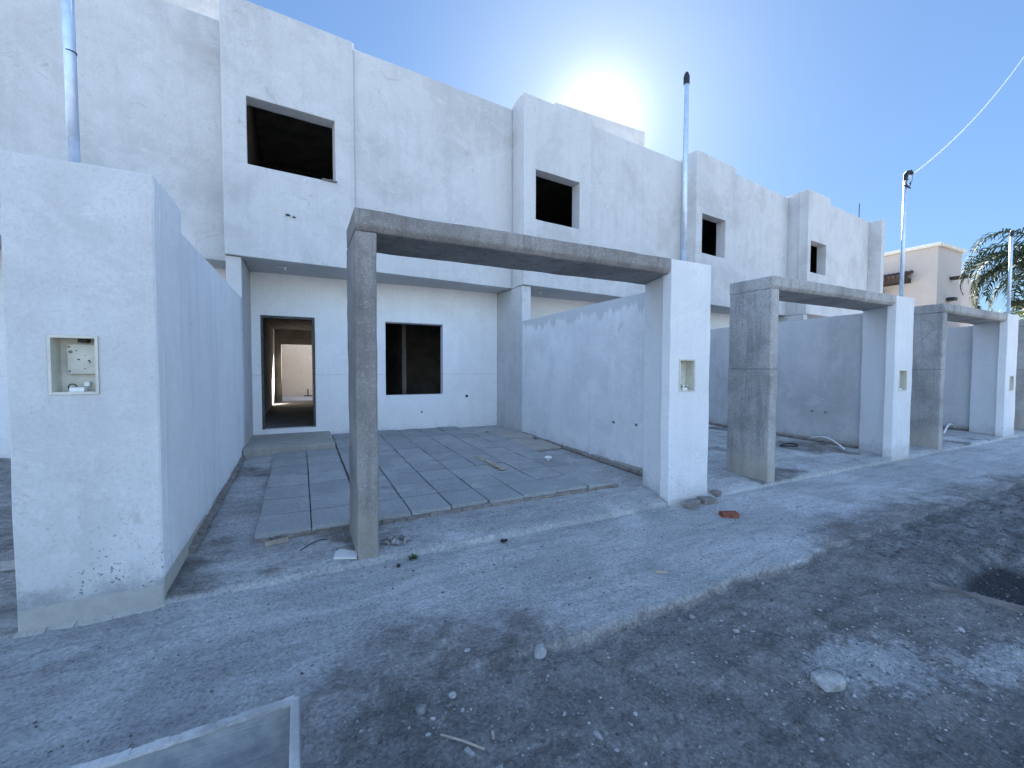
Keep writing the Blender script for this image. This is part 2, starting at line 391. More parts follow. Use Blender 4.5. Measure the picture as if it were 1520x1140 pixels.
def slab_z(x, y): return .058 + .132 * (y - 3.1) / 5.1
def dfn(x, y):
    z = slab_z(x, y) + .006 * fb(x, y, 1.5) + .003 * fb(x, y, 9)
    if x < -1.0: z += .035 * fb(x, y, 1.6) + .02 * fb(x, y, 5) - .02
    # broken corner beside the second gate pillar
    z -= .035 * math.exp(-(((x - 4.1) / .3) ** 2 + ((y - 3.1) / .12) ** 2))
    if y < 3.13: z -= .010
    dirt = .55 if x < -1 else .24 + .5 * sst(.1, .5, fb(x, y, 1.1))
    return z, (1 - dirt, 0, .25 * max(0, fb(x, y, 1.3)))
d = sheet('driveway', seg((-9, -1.6, .12), (-1.6, 5.5, .05), (5.5, 18, .1)), [3.10, 3.112] + seg((3.15, 4, .04), (4, 8.3, .08)), dfn, M['ground'], skirt=-.03)
tag(d, kind='structure')

# ------------------------------------------------------------------ houses
XL = [-5.5, -.91, 3.76, 8.33, 12.83, 17.08]
YR = [7.5, 7.5, 7.47, 7.58, 7.45]
HL = ['white town house on the far left, mostly behind the nearest gate pillar',
      'white town house with the open doorway and paved garage, nearest complete house',
      'white town house second in the row, its upper window left of the black-capped mast',
      'white town house third in the row, its upper window just right of the black-capped mast',
      'white town house at the far end of the row, beside the beige house']
BT = [6.5, 6.5, 6.5, 6.5, 6.46]; MT = [6.40, 6.43, 6.41, 6.39, 6.33]
WIN = [(.29, 1.44, 4.27, 5.20), (.29, 1.445, 4.27, 5.20), (.27, 1.35, 4.235, 5.16), (.24, 1.22, 4.17, 5.10), (.17, 1.13, 4.17, 5.06)]
BW = [1.73, 1.73, 1.66, 1.63, 1.33]
YF = 8.22
houses = []
for k in range(5):
    x0, x1 = XL[k], XL[k + 1]; pw = .18
    H = thing('town_house', (x0, 7.06, 0), HL[k], 'house', 'white town houses in the row'); houses.append(H)
    A = Vector((x0, 7.06)); B = Vector((x1, YR[k])); dr = (B - A).normalized(); nb = Vector((-dr.y, dr.x))
    L = (B - A).length
    # upper storey
    P = A + dr * BW[k]
    MB().panel(P, B - dr * .003, .22, 2.98, MT[k], step=.35).build('upper_wall', M['white'], H, wob=.012, bev=.012)
    q = A - nb * .035
    bay = MB().panel(q, P - nb * .035, .25, 2.975, BT[k], [WIN[k]], step=.3)
    bay.build('window_bay', M['white'], H, wob=.010, bev=.012)
    # left cheek of the bay and roof parapet returns
    MB().panel((x0, 8.6), (x0 + .001, 7.06 + .215), .18, 2.98, BT[k] - .003, step=.4).build('bay_cheek', M['white'], H, wob=.006)
    # party wall: porch pier and full length wall
    pm = M['white']
    MB().panel((x0 + .003, 7.09), (x0 + .19, 7.09), 8.0, -.03, 2.97, step=.3).build('party_wall', pm, H, wob=.004, bev=.008)
    if k == 4:
        MB().panel((x1, 7.09), (x1 + .19, 7.09), 4.0, -.03, 6.32, step=.3).build('end_wall', pm, H, wob=.004, bev=.008)
        MB().tube([(x1 - .1, 7.7, 6.2), (x1 - .1, 7.7, 7.0)], .012).build('reinforcing_bar', M['dark'], H)
    # lower facade with door and window openings
    MB().panel((x0 + .19, YF), (x1 + .0, YF), .16, -.03, 3.02,
               [(.325 - .19, 1.147 - .19, .365, 2.29), (2.357 - .19, 3.475 - .19, .89, 2.285)], step=.3).build('lower_wall', M['lower'], H, wob=.006, bev=.006)
    fr = MB(); a, b = x0 + .325, x0 + 1.147
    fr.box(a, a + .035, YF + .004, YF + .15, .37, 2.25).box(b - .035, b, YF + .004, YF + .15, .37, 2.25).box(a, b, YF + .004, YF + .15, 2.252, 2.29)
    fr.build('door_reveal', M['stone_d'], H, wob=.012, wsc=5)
    MB().box(x0 + 2.36, x0 + 3.47, YF + .004, YF + .155, 2.262, 2.284).build('window_lintel', M['conc'], H, wob=.004, wsc=5)
    # porch ceiling, floors, roof
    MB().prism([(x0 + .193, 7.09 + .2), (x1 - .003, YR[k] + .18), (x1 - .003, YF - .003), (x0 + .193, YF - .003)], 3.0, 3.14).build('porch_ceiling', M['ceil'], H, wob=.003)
    MB().box(x0 + .193, x1 - .003, YF + .163, 15.1, 2.62, 2.8).build('upper_floor', M['inner'], H)
    MB().box(x0 + .193, x1 - .003, YF + .163, 15.1, .20, .355).box(x0 + .328, x1 * 0 + x0 + 1.144, YF + .012, YF + .163, .30, .362).build('ground_floor', M['inner'], H, wob=.006)
    MB().box(x0 + .19, x1 - .01, 7.75, 13, 6.0, 6.18).build('roof_slab', M['inner'], H)
    # raw interior
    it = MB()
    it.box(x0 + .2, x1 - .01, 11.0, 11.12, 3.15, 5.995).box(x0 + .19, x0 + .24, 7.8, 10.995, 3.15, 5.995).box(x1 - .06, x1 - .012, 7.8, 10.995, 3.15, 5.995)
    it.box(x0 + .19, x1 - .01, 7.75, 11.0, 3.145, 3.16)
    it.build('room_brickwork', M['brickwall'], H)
    lo = MB()
    lo.box(x0 + 1.25, x0 + 1.36, YF + .17, 10.6, .357, 2.615).box(x0 + 1.25, x0 + 1.36, 11.4, 15.1, .357, 2.615)
    lo.box(x0 + 2.96, x0 + 3.05, 9.6, 12.2, .357, 2.615).box(x0 + 1.37, x1 - .02, 12.0, 12.1, .357, 2.615)
    lo.build('partition_wall', M['inner'], H)
    if k == 1:
        rw = MB().panel((x0 + .193, 15.12), (x1 - .003, 15.12), .16, .357, 3.0, [(.19, 2.6, .36, 2.16)], step=.4)
        rw.build('rear_wall', M['inner'], H)
        MB().box(x0 + .193, x1 - .003, 15.0, 18.1, .26, .335).build('courtyard_floor', M['ceil'], H, wob=.004)
        MB().box(x0 - .1, x1 + .1, 18.1, 18.25, .2, 3.05).build('courtyard_wall', M['court'], H, wob=.004)
        MB().box(x0 - .15, x0 + .19, 15.4, 18.08, .2, 2.3).build('courtyard_side_wall', M['court'], H)
        MB().tube([(.25, 17.95, .34), (.25, 17.95, .62)], .02).tube([(.1, 17.9, .36), (.5, 17.9, .36)], .018).build('courtyard_pipe', M['black'], H)
    else:
        MB().box(x0 + .193, x1 - .003, 15.12, 15.28, .357, 3.0).build('rear_wall', M['inner'], H)
    if k in (0, 2):
        xa, xb = (6.0, 9.07) if k == 2 else (-4.2, -1.22)
        MB().panel((xa, 9.5), (xb, 9.5), 2.0, 6.185, 8.3, step=.5).build('roof_room', M['white'], H, wob=.006, bev=.01)
    # small builder's bits on the porch
    MB().tube([(x0 + .72, 7.62, 3.01), (x0 + .72, 7.62, 2.95)], .018).tube([(x0 + .60, 7.60, 2.985), (x0 + .74, 7.60, 2.985)], .007).build('ceiling_conduit', M['whitepl'], H)
    for (dx, zz, s) in ((3.98, .835, .03), (3.04, .545, .018)):
        MB().tube([(x0 + dx, YF - .006, zz), (x0 + dx, YF + .01, zz)], s, 8).build('conduit_stub', M['black'], H)
m = MB()
for i in range(7): m.stone((.36 + .028 * i, 7.13 + .02 * (i % 3), 4.275), .03 + .008 * (i % 3), .6)
m.build('mortar_droppings', M['stone'], houses[1])
m = MB(); m.stone((-.13, 7.085, 3.645), .04, .5).stone((-.05, 7.085, 3.63), .025, .5)
m.build('plaster_chip', M['stone_d'], houses[1])

# door step
st = MB().box(-.727, .455, 6.85, 8.215, .09, .283).build('door_step', M['conc2'], wob=.006, wsc=3, bev=.012)
tag(st, 'grey concrete step slab under the open doorway', 'step', kind='thing')

# ------------------------------------------------------------------ boundary walls
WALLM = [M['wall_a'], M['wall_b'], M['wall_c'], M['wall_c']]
WL = ['pale plastered boundary wall running back from the nearest gate pillar to the doorway',
      'grey-blue boundary wall with two pipe holes behind the paved garage',
      'darker grey cement boundary wall behind the second concrete portal',
      'dark grey cement boundary wall behind the third concrete portal']
WX = [(-.89, -.735), (3.765, 3.9), (8.34, 8.47), (12.84, 12.98)]
WZ = [(2.35, 2.40), (2.34, 2.30), (2.33, 2.30), (2.33, 2.30)]
for k, (a, b) in enumerate(WX):
    w = thing('boundary_wall', (a, 5.3, 0), WL[k], 'wall', 'boundary walls between the garages')
    m = MB(); n = 14
    for i in range(n):
        y0 = 3.64 + (7.085 - 3.64) * i / n; y1 = 3.64 + (7.085 - 3.64) * (i + 1) / n
        zs0 = WZ[k][0] + (WZ[k][1] - WZ[k][0]) * i / n; zs1 = WZ[k][0] + (WZ[k][1] - WZ[k][0]) * (i + 1) / n
        hh = [0, .3, .7, 1.1, 1.5, 1.9]
        for xs, fl in ((a, 0), (b, 1)):
            for j in range(6):
                za, zb = hh[j], (hh[j + 1] if j < 5 else None)
                vs = [(xs, y0, za - .03), (xs, y1, za - .03), (xs, y1, (zb - .03) if zb else zs1), (xs, y0, (zb - .03) if zb else zs0)]
                m.add(vs, [(0, 1, 2, 3)])
        m.add([(a, y0, zs0), (b, y0, zs0), (b, y1, zs1), (a, y1, zs1)], [(0, 1, 2, 3)])
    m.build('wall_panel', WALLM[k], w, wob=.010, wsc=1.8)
    if k > 0:
        for (yy, zz) in (((4.45, .685), (4.02, .70)) if k == 1 else ((4.42, .641), (4.2, .637)) if k == 2 else ((4.5, .64),)):
            MB().tube([(a - .018, yy, zz), (a + .03, yy, zz)], [.017, .02], 10).build('pipe_end', M['stone'], w)
    # ragged mortar fillet along the foot
    f = MB(); xs = b if k == 0 else a; sg = 1 if k == 0 else -1
    for i in range(26):
        y = 3.7 + i * .13; zf = slab_z(0, y)
        f.obox((xs + sg * .012, y + .06, zf + .012), (.05, .128, .05 + .02 * rnd.random()), (0, sg * .5, rnd.uniform(-.05, .05)), jit=.006)
    f.build('mortar_fillet', M['dustbrick'], w, wob=.006, wsc=12)

# ------------------------------------------------------------------ gate pillars with meter boxes
PX = [(-1.345, -.733, -1.345), (3.328, 3.91, 3.52), (7.95, 8.51, 8.28), (12.45, 13.02, 12.74)]
PB = [(-1.182, -.994, 1.264, 1.568), (3.461, 3.675, 1.175, 1.495), (8.09, 8.33, 1.08, 1.385), (12.66, 12.86, .98, 1.27)]
PN = ['large white gate pillar nearest the camera with an open cream meter box',
      'white gate pillar carrying the black-capped mast, bricks lying at its foot',
      'white gate pillar between the second and third concrete portals, cable tied to its mast',
      'small white gate pillar at the far right, in front of the palm']
for k in range(4):
    xa, xb, xr = PX[k]; bx0, bx1, bz0, bz1 = PB[k]; zt = 2.50
    P = thing('gate_pillar', ((xa + xb) / 2, 3.35, 0), PN[k], 'pillar', 'white gate pillars along the kerb')
    m = MB(); yf = 3.09; yb = 3.71 if k == 0 else 3.655
    # front skin with the niche cut through it, then the niche-free core behind
    m.panel((xa, yf), (xb, yf), .12, -.04, zt, [(bx0 - xa, bx1 - xa, bz0, bz1)], step=.12)
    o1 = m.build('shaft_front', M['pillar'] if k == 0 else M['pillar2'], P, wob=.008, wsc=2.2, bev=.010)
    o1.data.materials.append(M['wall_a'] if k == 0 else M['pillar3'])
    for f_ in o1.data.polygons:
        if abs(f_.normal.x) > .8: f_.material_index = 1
    xs = xa + (xr - xa) * (.122 / (yb - yf))
    m = MB(); hs = [-.04 + (zt + .04) * i / 16 for i in range(17)]
    poly = [(xs, yf + .1205), (xb, yf + .1205), (xb, yb), (xr, yb)]
    for i in range(16):
        n = 4
        for j in range(4):
            p, q = poly[j], poly[(j + 1) % 4]
            kk = 4 if j in (1, 3) else 1
            for s in range(kk):
                pa = (p[0] + (q[0] - p[0]) * s / kk, p[1] + (q[1] - p[1]) * s / kk); pb = (p[0] + (q[0] - p[0]) * (s + 1) / kk, p[1] + (q[1] - p[1]) * (s + 1) / kk)
                m.add([(*pa, hs[i]), (*pb, hs[i]), (*pb, hs[i + 1]), (*pa, hs[i + 1])], [(0, 1, 2, 3)])
    m.add([(*p, zt) for p in poly], [(0, 1, 2, 3)])
    m.build('shaft', M['wall_a'] if k == 0 else M['pillar3'], P, wob=.008, wsc=2.2)
    # meter box: open cream tray with a lip, gear plate and terminals
    t0 = .007
    b = MB()
    b.box(bx0, bx1, yf + .1, yf + .112, bz0, bz1)
    b.box(bx0 - .006, bx0 + t0, yf - .008, yf + .1, bz0 - .006, bz1 + .006).box(bx1 - t0, bx1 + .006, yf - .008, yf + .1, bz0 - .006, bz1 + .006)
    b.box(bx0 + t0, bx1 - t0, yf - .007, yf + .1, bz1 - t0, bz1 + .006).box(bx0 + t0, bx1 - t0, yf - .007, yf + .1, bz0 - .006, bz0 + t0)
    bo = b.build('meter_box', M['cream'], P, wob=.002, wsc=9, bev=.002)
    w = bx1 - bx0; h = bz1 - bz0
    if k == 0:
        gp = MB().box(bx0 + w * .22, bx1 - t0 - .003, yf + .072, yf + .082, bz0 + h * .34, bz0 + h * .88)
        gp.build('gear_plate', M['cream'], bo, bev=.003)
        for (u, v) in ((.27, .83), (.27, .39), (.92, .39)):
            MB().tube([(bx0 + w * u, yf + .068, bz0 + h * v), (bx0 + w * u, yf + .075, bz0 + h * v)], .004, 8).build('screw', M['dark'], bo)
        MB().tube([(bx0 + w * .30, yf + .07, bz0 + h * .74), (bx0 + w * .30, yf + .0735, bz0 + h * .74)], .009, 10).build('knockout', M['stone'], bo)
        for (u, v, s) in ((.42, .76, .004), (.47, .60, .005), (.70, .58, .006), (.72, .55, .004), (.62, .68, .003), (.86, .62, .004), (.6, .44, .003)):
            m = MB(); m.stone((bx0 + w * u, yf + .071, bz0 + h * v), s, 1); m.build('mortar_splash', M['stone_d'], bo)
    MB().box(bx0 + w * (.5 if k == 0 else .12), bx0 + w * (.7 if k == 0 else .4), yf + .05, yf + .098, bz1 - h * .09, bz1 - .008).build('cable_gland', M['black'], bo)
    MB().box(bx0 + w * .34, bx0 + w * .66, yf + .02, yf + .062, bz0 + t0, bz0 + h * .10).build('terminal_block', M['whitepl'], bo, bev=.002)
    if k < 2:
        MB().box(bx0 + w * .58, bx0 + w * .70, yf + .066, yf + .096, bz0 + h * .115, bz0 + h * .20).build('breaker', M['whitepl'], bo, bev=.002)
        MB().tube([(bx0 + w * .9, yf + .06, bz0 + h * .16), (bx0 + w * .9, yf + .085, bz0 + h * .16)], .009, 10).build('cable_sleeve', M['whitepl'], bo)
        c = [(bx0 + w * (.36 + .09 * math.cos(a)), yf + .05, bz0 + h * (.10 + .055 * math.sin(a)) + .002) for a in np.linspace(0, 5.6, 14)]
        MB().tube(c, .0028, 6).build('wire_loop', M['black'], bo)
    # mortar splashes at the foot
    m = MB()
    nn = 16
    for i in range(nn): m.obox((xa + (xb - xa) * (i + .5) / nn, yf - .012, .0), ((xb - xa) / nn * 1.12, .03 + .03 * rnd.random(), .012 + .012 * rnd.random()), (.35, 0, 0), jit=.004)
    m.build('foot_mortar', M['conc2'], P, wob=.006, wsc=12)

# ------------------------------------------------------------------ service masts and cable
MS = [(-1.11, 3.24, 3.9, 0), (3.68, 3.25, 4.44, 1), (8.36, 3.2, 4.32, 2), (12.88, 3.2, 4.13, 1)]
MLB = ['blue-grey galvanised mast pipe on the nearest gate pillar, top out of view', 'tall galvanised mast pipe with a black cap in the middle of the photo',
       'galvanised mast pipe with black weather head and the overhead cable tied to it', 'thin galvanised mast pipe in front of the palm at the far right']
for k, (x, y, z, kind) in enumerate(MS):
    S = thing('service_mast', (x, y, 2.49), MLB[k], 'mast pipe', 'galvanised mast pipes on the gate pillars')
    lean = .012 if k == 2 else -.006
    MB().tube([(x, y, 2.46), (x + lean, y, z)], .026, 14).build('pipe', M['galv'], S, smooth=True)
    MB().tube([(x, y, 2.485), (x, y, 2.535)], .031, 14).build('sleeve', M['conc2'], S, smooth=True)
    if k == 0: MB().tube([(x, y, 3.14), (x, y, 3.146)], .0268, 14).build('joint_band', M['dark'], S)
    xt = x + lean
    if kind == 1:
        MB().tube([(xt, y, z - .05), (xt, y, z + .03), (xt, y, z + .034), (xt, y, z + .055), (xt, y, z + .075)], [.031, .031, .024, .024, .012], 14).build('pipe_cap', M['black'], S)
    if kind == 2:
        MB().tube([(xt, y, z - .02), (xt, y, z + .07), (xt + .02, y - .015, z + .10), (xt + .06, y - .03, z + .115), (xt + .095, y - .045, z + .085)], [.030, .032, .034, .032, .02], 12).build('weather_head', M['black'], S)
        MB().tube([(xt - .10, y - .02, z - .11), (xt + .08, y - .03, z - .125)], .010, 8).build('bracket', M['black'], S)
        c = [(xt - .02 + .075 * math.cos(a), y - .04, z - .06 + .06 * math.sin(a)) for a in np.linspace(2.2, 6.6, 16)]
        MB().tube(c, .008, 6).build('drip_loop', M['black'], S)
        MB().tube([(xt + .08, y - .045, z + .08), (xt + .08, y - .045, z - .02), (xt + .02, y - .04, z - .08)], .006, 6).build('tail_cable', M['black'], S)
pts = []
x0, y0, z0 = 8.36, 3.17, 4.33
for i in range(41):
    u = i / 40; X = x0 + 8.2 * u; Y = y0 - .1 * (X - x0); dx = X - x0
    pts.append((X, Y, z0 + .60 * dx + .063 * dx * dx))
cb = MB().tube(pts, .009, 6).build('overhead_cable', M['cable'], smooth=True)
tag(cb, 'pale overhead cable rising from the mast to the top right', 'cable', kind='thing')

# ------------------------------------------------------------------ concrete portals
AX = [(-4.27, -1.347, -1.347), (.345, 3.326, 3.515), (4.965, 7.948, 8.275), (9.58, 12.448, 12.735), (14.2, 17.0, 17.2)]
AL = ['raw concrete portal whose beam end meets the left side of the nearest pillar', 'raw concrete portal with leg and beam across the paved garage, nearest one',
      'grey concrete portal with a wide pitted leg in front of the second garage', 'grey concrete portal at the third garage below the beige house', 'grey concrete portal leg at the extreme right edge']
for k, (xp, xe, xe2) in enumerate(AX):
    Pq = thing('concrete_portal', (xp, 3.35, 0), AL[k], 'portal', 'raw concrete portals of the garages')
    mt = M['conc'] if k < 2 else M['conc2']; t = .145
    m = MB().panel((xp, 3.10), (xp + t, 3.10), .55, -.03, 2.352, step=.06)
    m.build('leg', mt, Pq, wob=.010, wsc=3.5, bev=.014)
    m = MB(); n = 26
    for i in range(n):
        u0, u1 = i / n, (i + 1) / n
        def pr(u):
            xf = xp + (xe - xp) * u; xb = xp + (xe2 - xp) * u
            return [(xf, 3.098, 2.392), (xf, 3.132, 2.354), (xb, 3.65, 2.352), (xb, 3.65, 2.503), (xf, 3.098, 2.503)]
        a, b = pr(u0), pr(u1)
        m.add(a + b, [(0, 1, 6, 5), (1, 2, 7, 6), (2, 3, 8, 7), (3, 4, 9, 8), (4, 0, 5, 9)])
        if i == 0: m.add(a, [(4, 3, 2, 1, 0)])
        if i == n - 1: m.add(b, [(0, 1, 2, 3, 4)])
    m.build('beam', mt, Pq, wob=.013, wsc=3.0, bev=.012)

# ------------------------------------------------------------------ pavers
PV = thing('tile_paving', (1.4, 5.9, .06), 'grey square cement pavers laid in rows over the garage floor', 'paving')
def paver(xa, xb, ya, yb):
    xa += .006 + rnd.uniform(0, .004); xb -= .006; ya += .012; yb -= .010 + rnd.uniform(0, .004)
    zc = [slab_z(0, y) + .056 + rnd.uniform(-.007, .007) for y in (ya, ya, yb, yb)]
    m = MB().prism([(xa, ya), (xb, ya), (xb, yb), (xa, yb)], [z - .05 for z in zc], zc)
    m.build('paving_slab', M['paver'], PV, wob=.004, wsc=3, bev=.004)
cl = [-.335, .065, .465]; cr = [.475, .86, 1.235, 1.61, 1.99, 2.385, 2.79, 3.16]
for i in range(2):
    for j in range(7): paver(cl[i] - (.004 if i else 0), cl[i + 1], 3.70 + .44 * j, 3.70 + .44 * (j + 1))
for i in range(7):
    for j in range(10):
        if (i == 6 and j in (9,)) or (i == 6 and j == 8): continue
        off = .015 * (i % 3)
        paver(cr[i], cr[i + 1], 3.68 + .44 * j + off, 3.68 + .44 * (j + 1) + off)
# narrow filler strip beside the wall
m = MB().prism([(3.19, 5.6), (3.68, 5.6), (3.7, 6.25), (3.19, 6.4)], .13, [.165, .165, .19, .19]).prism([(3.19, 6.75), (3.72, 6.55), (3.73, 7.45), (3.19, 7.5)], .13, .20)
m.build('mortar_strip', M['conc2'], PV, wob=.01, wsc=4, bev=.006)
bd = MB().box(0, 0, 0, 0, 0, 0) if False else MB()
for i in range(34):
    x = -.32 + i * .103
    bd.obox((x + .05, 3.715 if x < .45 else 3.70, slab_z(0, 3.7) + .012), (.10, .05, .03), (0, 0, rnd.uniform(-.1, .1)), jit=.008)
bd.build('bedding_mortar', M['dustbrick'], PV, wob=.006, wsc=10)

# ------------------------------------------------------------------ loose things
def loose(name, mb, mat, label, cat, group=None, **k):
    return tag(mb.build(name, mat, **k), label, cat, group, 'thing')
GZ = lambda x, y: ground(x, y)[0]
loose('brick', MB().obox((3.56, 2.985, .025), (.22, .105, .06), (0, .04, .45), jit=.005), M['dustbrick'], 'dusty grey brick lying against the pillar foot, nearest the kerb edge', 'brick', 'loose bricks by the pillar', wob=.006, wsc=14, bev=.008)
loose('brick', MB().obox((3.80, 3.0, .025), (.17, .11, .06), (.05, 0, -.1), jit=.008), M['dustbrick'], 'broken dusty brick at the right corner of the pillar with bricks at its foot', 'brick', 'loose bricks by the pillar', wob=.008, wsc=14, bev=.008)
loose('brick', MB().obox((3.62, 2.62, .022), (.155, .09, .05), (0, 0, -.55), jit=.004), M['brick'], 'orange-red brick piece alone on the pavement', 'brick', 'loose bricks by the pillar', wob=.004, wsc=14, bev=.006)
loose('brick', MB().obox((4.10, 3.13, .03), (.13, .09, .05), (.1, .1, .3), jit=.005), M['dustbrick'], 'small dark brick piece behind the right corner of the mast pillar', 'brick', 'loose bricks by the pillar', wob=.004, wsc=14, bev=.005)
loose('tile_shard', MB().prism([(.19, 3.17), (.335, 3.10), (.35, 3.2), (.25, 3.3), (.21, 3.27)], .062, .076), M['tile_w'], 'pale broken tile leaning at the foot of the near concrete leg', 'tile')
loose('plank_offcut', MB().obox((2.2, 5.05, slab_z(0, 5.05) + .066), (.085, .82, .022), (0, 0, .03)), M['wood'], 'pale wooden strip lying on the pavers', 'wood strip', bev=.003)
loose('wood_offcut', MB().obox((-.18, 3.62, .088), (.155, .032, .03), (0, 0, .18)), M['wood'], 'short pale wood offcut at the front edge of the pavers', 'wood offcut')
loose('wood_chip', MB().obox((2.19, 2.09, GZ(2.19, 2.09) + .008), (.085, .022, .012), (0, 0, -.65)), M['wood'], 'short pale wood chip on the pavement below the orange brick', 'wood chip')
loose('wood_chip', MB().obox((2.18, 2.02, GZ(2.18, 2.02) + .004), (.07, .02, .006), (0, 0, -.8)), M['stone_w'], 'thin flaky chip beside the pale wood chip on the pavement', 'chip')
loose('stick', MB().tube([(.455, 1.505, GZ(.46, 1.5) + .014), (.52, 1.44, GZ(.52, 1.44) + .016), (.585, 1.385, GZ(.58, 1.38) + .01)], .0045, 6), M['wood'], 'thin dry stick lying on the dirt near the bottom edge', 'stick')
loose('wood_chip', MB().obox((.53, 1.40, GZ(.53, 1.40) + .008), (.018, .04, .010), (0, 0, .3)), M['stone_w'], 'pale flat chip under the dry stick', 'chip')
loose('wood_chip', MB().obox((.635, 1.425, GZ(.635, 1.425) + .008), (.011, .032, .008), (0, 0, -.3)), M['wood'], 'tiny pale wood splinter right of the dry stick', 'chip')
# mushroom shaped conduit stub on the pavers
MS_ = thing('capped_conduit', (2.98, 4.85, slab_z(0, 4.85) + .05), 'small mushroom-shaped white capped conduit standing on the pavers', 'conduit stub')
zz = slab_z(0, 4.85) + .05
MB().tube([(2.98, 4.85, zz - .01), (2.98, 4.85, zz + .05)], .012, 8).build('stem', M['whitepl'], MS_)
MB().tube([(2.98, 4.85, zz + .046), (2.98, 4.85, zz + .058), (2.98, 4.85, zz + .068), (2.98, 4.85, zz + .074)], [.052, .05, .032, .008], 14).build('cap', M['whitepl'], MS_)
def arc(a, b, h, n=14):
    a = Vector(a); b = Vector(b); return [a + (b - a) * (i / n) + Vector((0, 0, h * math.sin(math.pi * i / n))) for i in range(n + 1)]
loose('conduit', MB().tube(arc((8.27, 4.4, .15), (7.98, 3.72, .085), .10), .014, 8), M['whitepl'], 'white flexible conduit curving down at the foot of the second garage wall', 'conduit', smooth=True)
loose('conduit', MB().tube(arc((11.9, 3.78, .08), (12.80, 3.9, .13), .13), .016, 8), M['whitepl'], 'white bent conduit arching over the floor of the third garage', 'conduit', smooth=True)
c = [(7.45 + .2 * math.cos(a), 4.3 + .09 * math.sin(a), slab_z(0, 4.3) + .014 + .008 * math.sin(2 * a)) for a in np.linspace(0, 6.6, 30)]
loose('hose_coil', MB().tube(c, .011, 8), M['black'], 'black coil of hose on the floor of the second garage', 'hose', smooth=True)
loose('wire_scrap', MB().tube([(-.02, 3.42, .068), (.05, 3.5, .075), (.12, 3.55, .075), (.17, 3.54, .069)], .003, 6), M['black'], 'thin black wire scrap on the slab before the pavers', 'wire')
loose('plank_offcut', MB().obox((-1.78, 3.98, .075), (.35, .14, .03), (.05, .05, .1), jit=.01), M['conc2'], 'broken grey slab piece left of the nearest pillar', 'slab piece', bev=.005)
loose('board', MB().obox((3.81, .80, -.02), (.026, .88, .045), (.0, .1, .3)), M['woodgrey'], 'thin brown board edging the dark pit at the right', 'board', wob=.006, wsc=4, bev=.004)
loose('plastic_scrap', MB().obox((4.38, .97, -.27), (.40, .05, .02), (.2, .25, .5), jit=.01), M['tile_w'], 'pale scrap lying in the dark pit at the right', 'scrap')
# little dark things by the kerb
m = MB(); m.stone((1.44, 3.03, .015), .022, .9); m.stone((1.46, 3.02, .02), .016, .9)
loose('dark_lump', m, M['black'], 'small black lump on the pavement beside the kerb', 'lump')
w = MB()
for i in range(40):
    a = rnd.uniform(0, 6.28); l = rnd.uniform(.02, .05); p = Vector((.72 + rnd.uniform(-.025, .025), 3.06 + rnd.uniform(-.02, .02), .005))
    dd = Vector((math.cos(a) * .7, math.sin(a) * .7, .7)) * l; s = Vector((-math.sin(a), math.cos(a), 0)) * .006
    w.add([p - s, p + s, p + dd], [(0, 1, 2)])
loose('weed', w, M['weed'], 'tiny green weed tuft growing at the kerb beside the near concrete leg', 'weed')
m = MB(); m.stone((.6, 2.98, .01), .018, .8)
loose('dark_lump', m, M['black'], 'small dark lump just below the green weed tuft', 'lump')

# heap of rubble beside the leg
for i in range(26):
    a = rnd.uniform(0, 6.28); q = rnd.random() ** .6
    x = .64 + .10 * q * math.cos(a); y = 3.27 + .07 * q * math.sin(a)
    r = rnd.uniform(.012, .026); z = slab_z(x, y) + .008 + .035 * (1 - q)
    m = MB(); m.stone((x, y, z), r, .9)
    loose('rubble_piece', m, M['stone_w'] if i % 3 else M['stone'], 'small grey rubble piece in the heap against the near concrete leg', 'rubble', 'rubble pieces heaped by the near leg')

# single stones one can point at
ST = [(1.06, 1.80, .04, 'w', 'pale pyramid-shaped stone at the broken pavement edge'), (2.16, 1.04, .062, 'w', 'large pale plaster chunk beside the chalky patch'),
      (.56, 1.68, .017, 'w', 'small flat pale stone in the middle of the foreground dirt'), (.42, 1.66, .024, 'n', 'crusty grey clod in the foreground dirt'),
      (.72, 1.93, .013, 'w', 'small round pale stone above the flat pale one'), (1.02, 1.28, .017, 'w', 'angular white stone at the bottom middle'),
      (1.4, 1.22, .018, 'n', 'rounded grey pebble right of the angular white stone'), (1.24, 1.31, .011, 'w', 'small round pale pebble above the angular white stone'),
      (1.63, 1.45, .015, 'n', 'small pale pebble in the dirt below the pavement edge'), (1.95, 1.72, .018, 'n', 'pale pebble right under the broken pavement edge'),
      (2.05, 1.71, .018, 'n', 'second pale pebble right under the broken pavement edge'), (2.34, 1.58, .016, 'n', 'grey pebble off the right end of the pavement edge'),
      (2.26, 1.02, .012, 'w', 'small chip just right of the large plaster chunk'), (3.27, .94, .02, 'w', 'pale stone above the chalk streak at the right'),
      (2.23, .69, .012, 'n', 'small pebble low at the right of the chalky patch'), (1.22, 1.18, .013, 'n', 'small oblong grey pebble near the bottom edge'), (2.14, 1.49, .016, 'w', 'white flat chip below the pavement edge')]
for x, y, r, kd, lb in ST:
    m = MB(); m.stone((x, y, GZ(x, y) + r * .3), r, .75, sub=2)
    loose('stone', m, M['stone_w'] if kd == 'w' else M['stone'], lb, 'stone')
for i in range(90):
    x = rnd.uniform(.2, 3.4); y = rnd.uniform(.55, 1.78); r = rnd.uniform(.006, .013)
    m = MB(); m.stone((x, y, GZ(x, y) + r * .2), r, .7)
    loose('pebble', m, M['stone'] if i % 3 else M['stone_w'], 'small grey pebble scattered on the foreground dirt', 'pebble', 'pebbles scattered on the dirt')
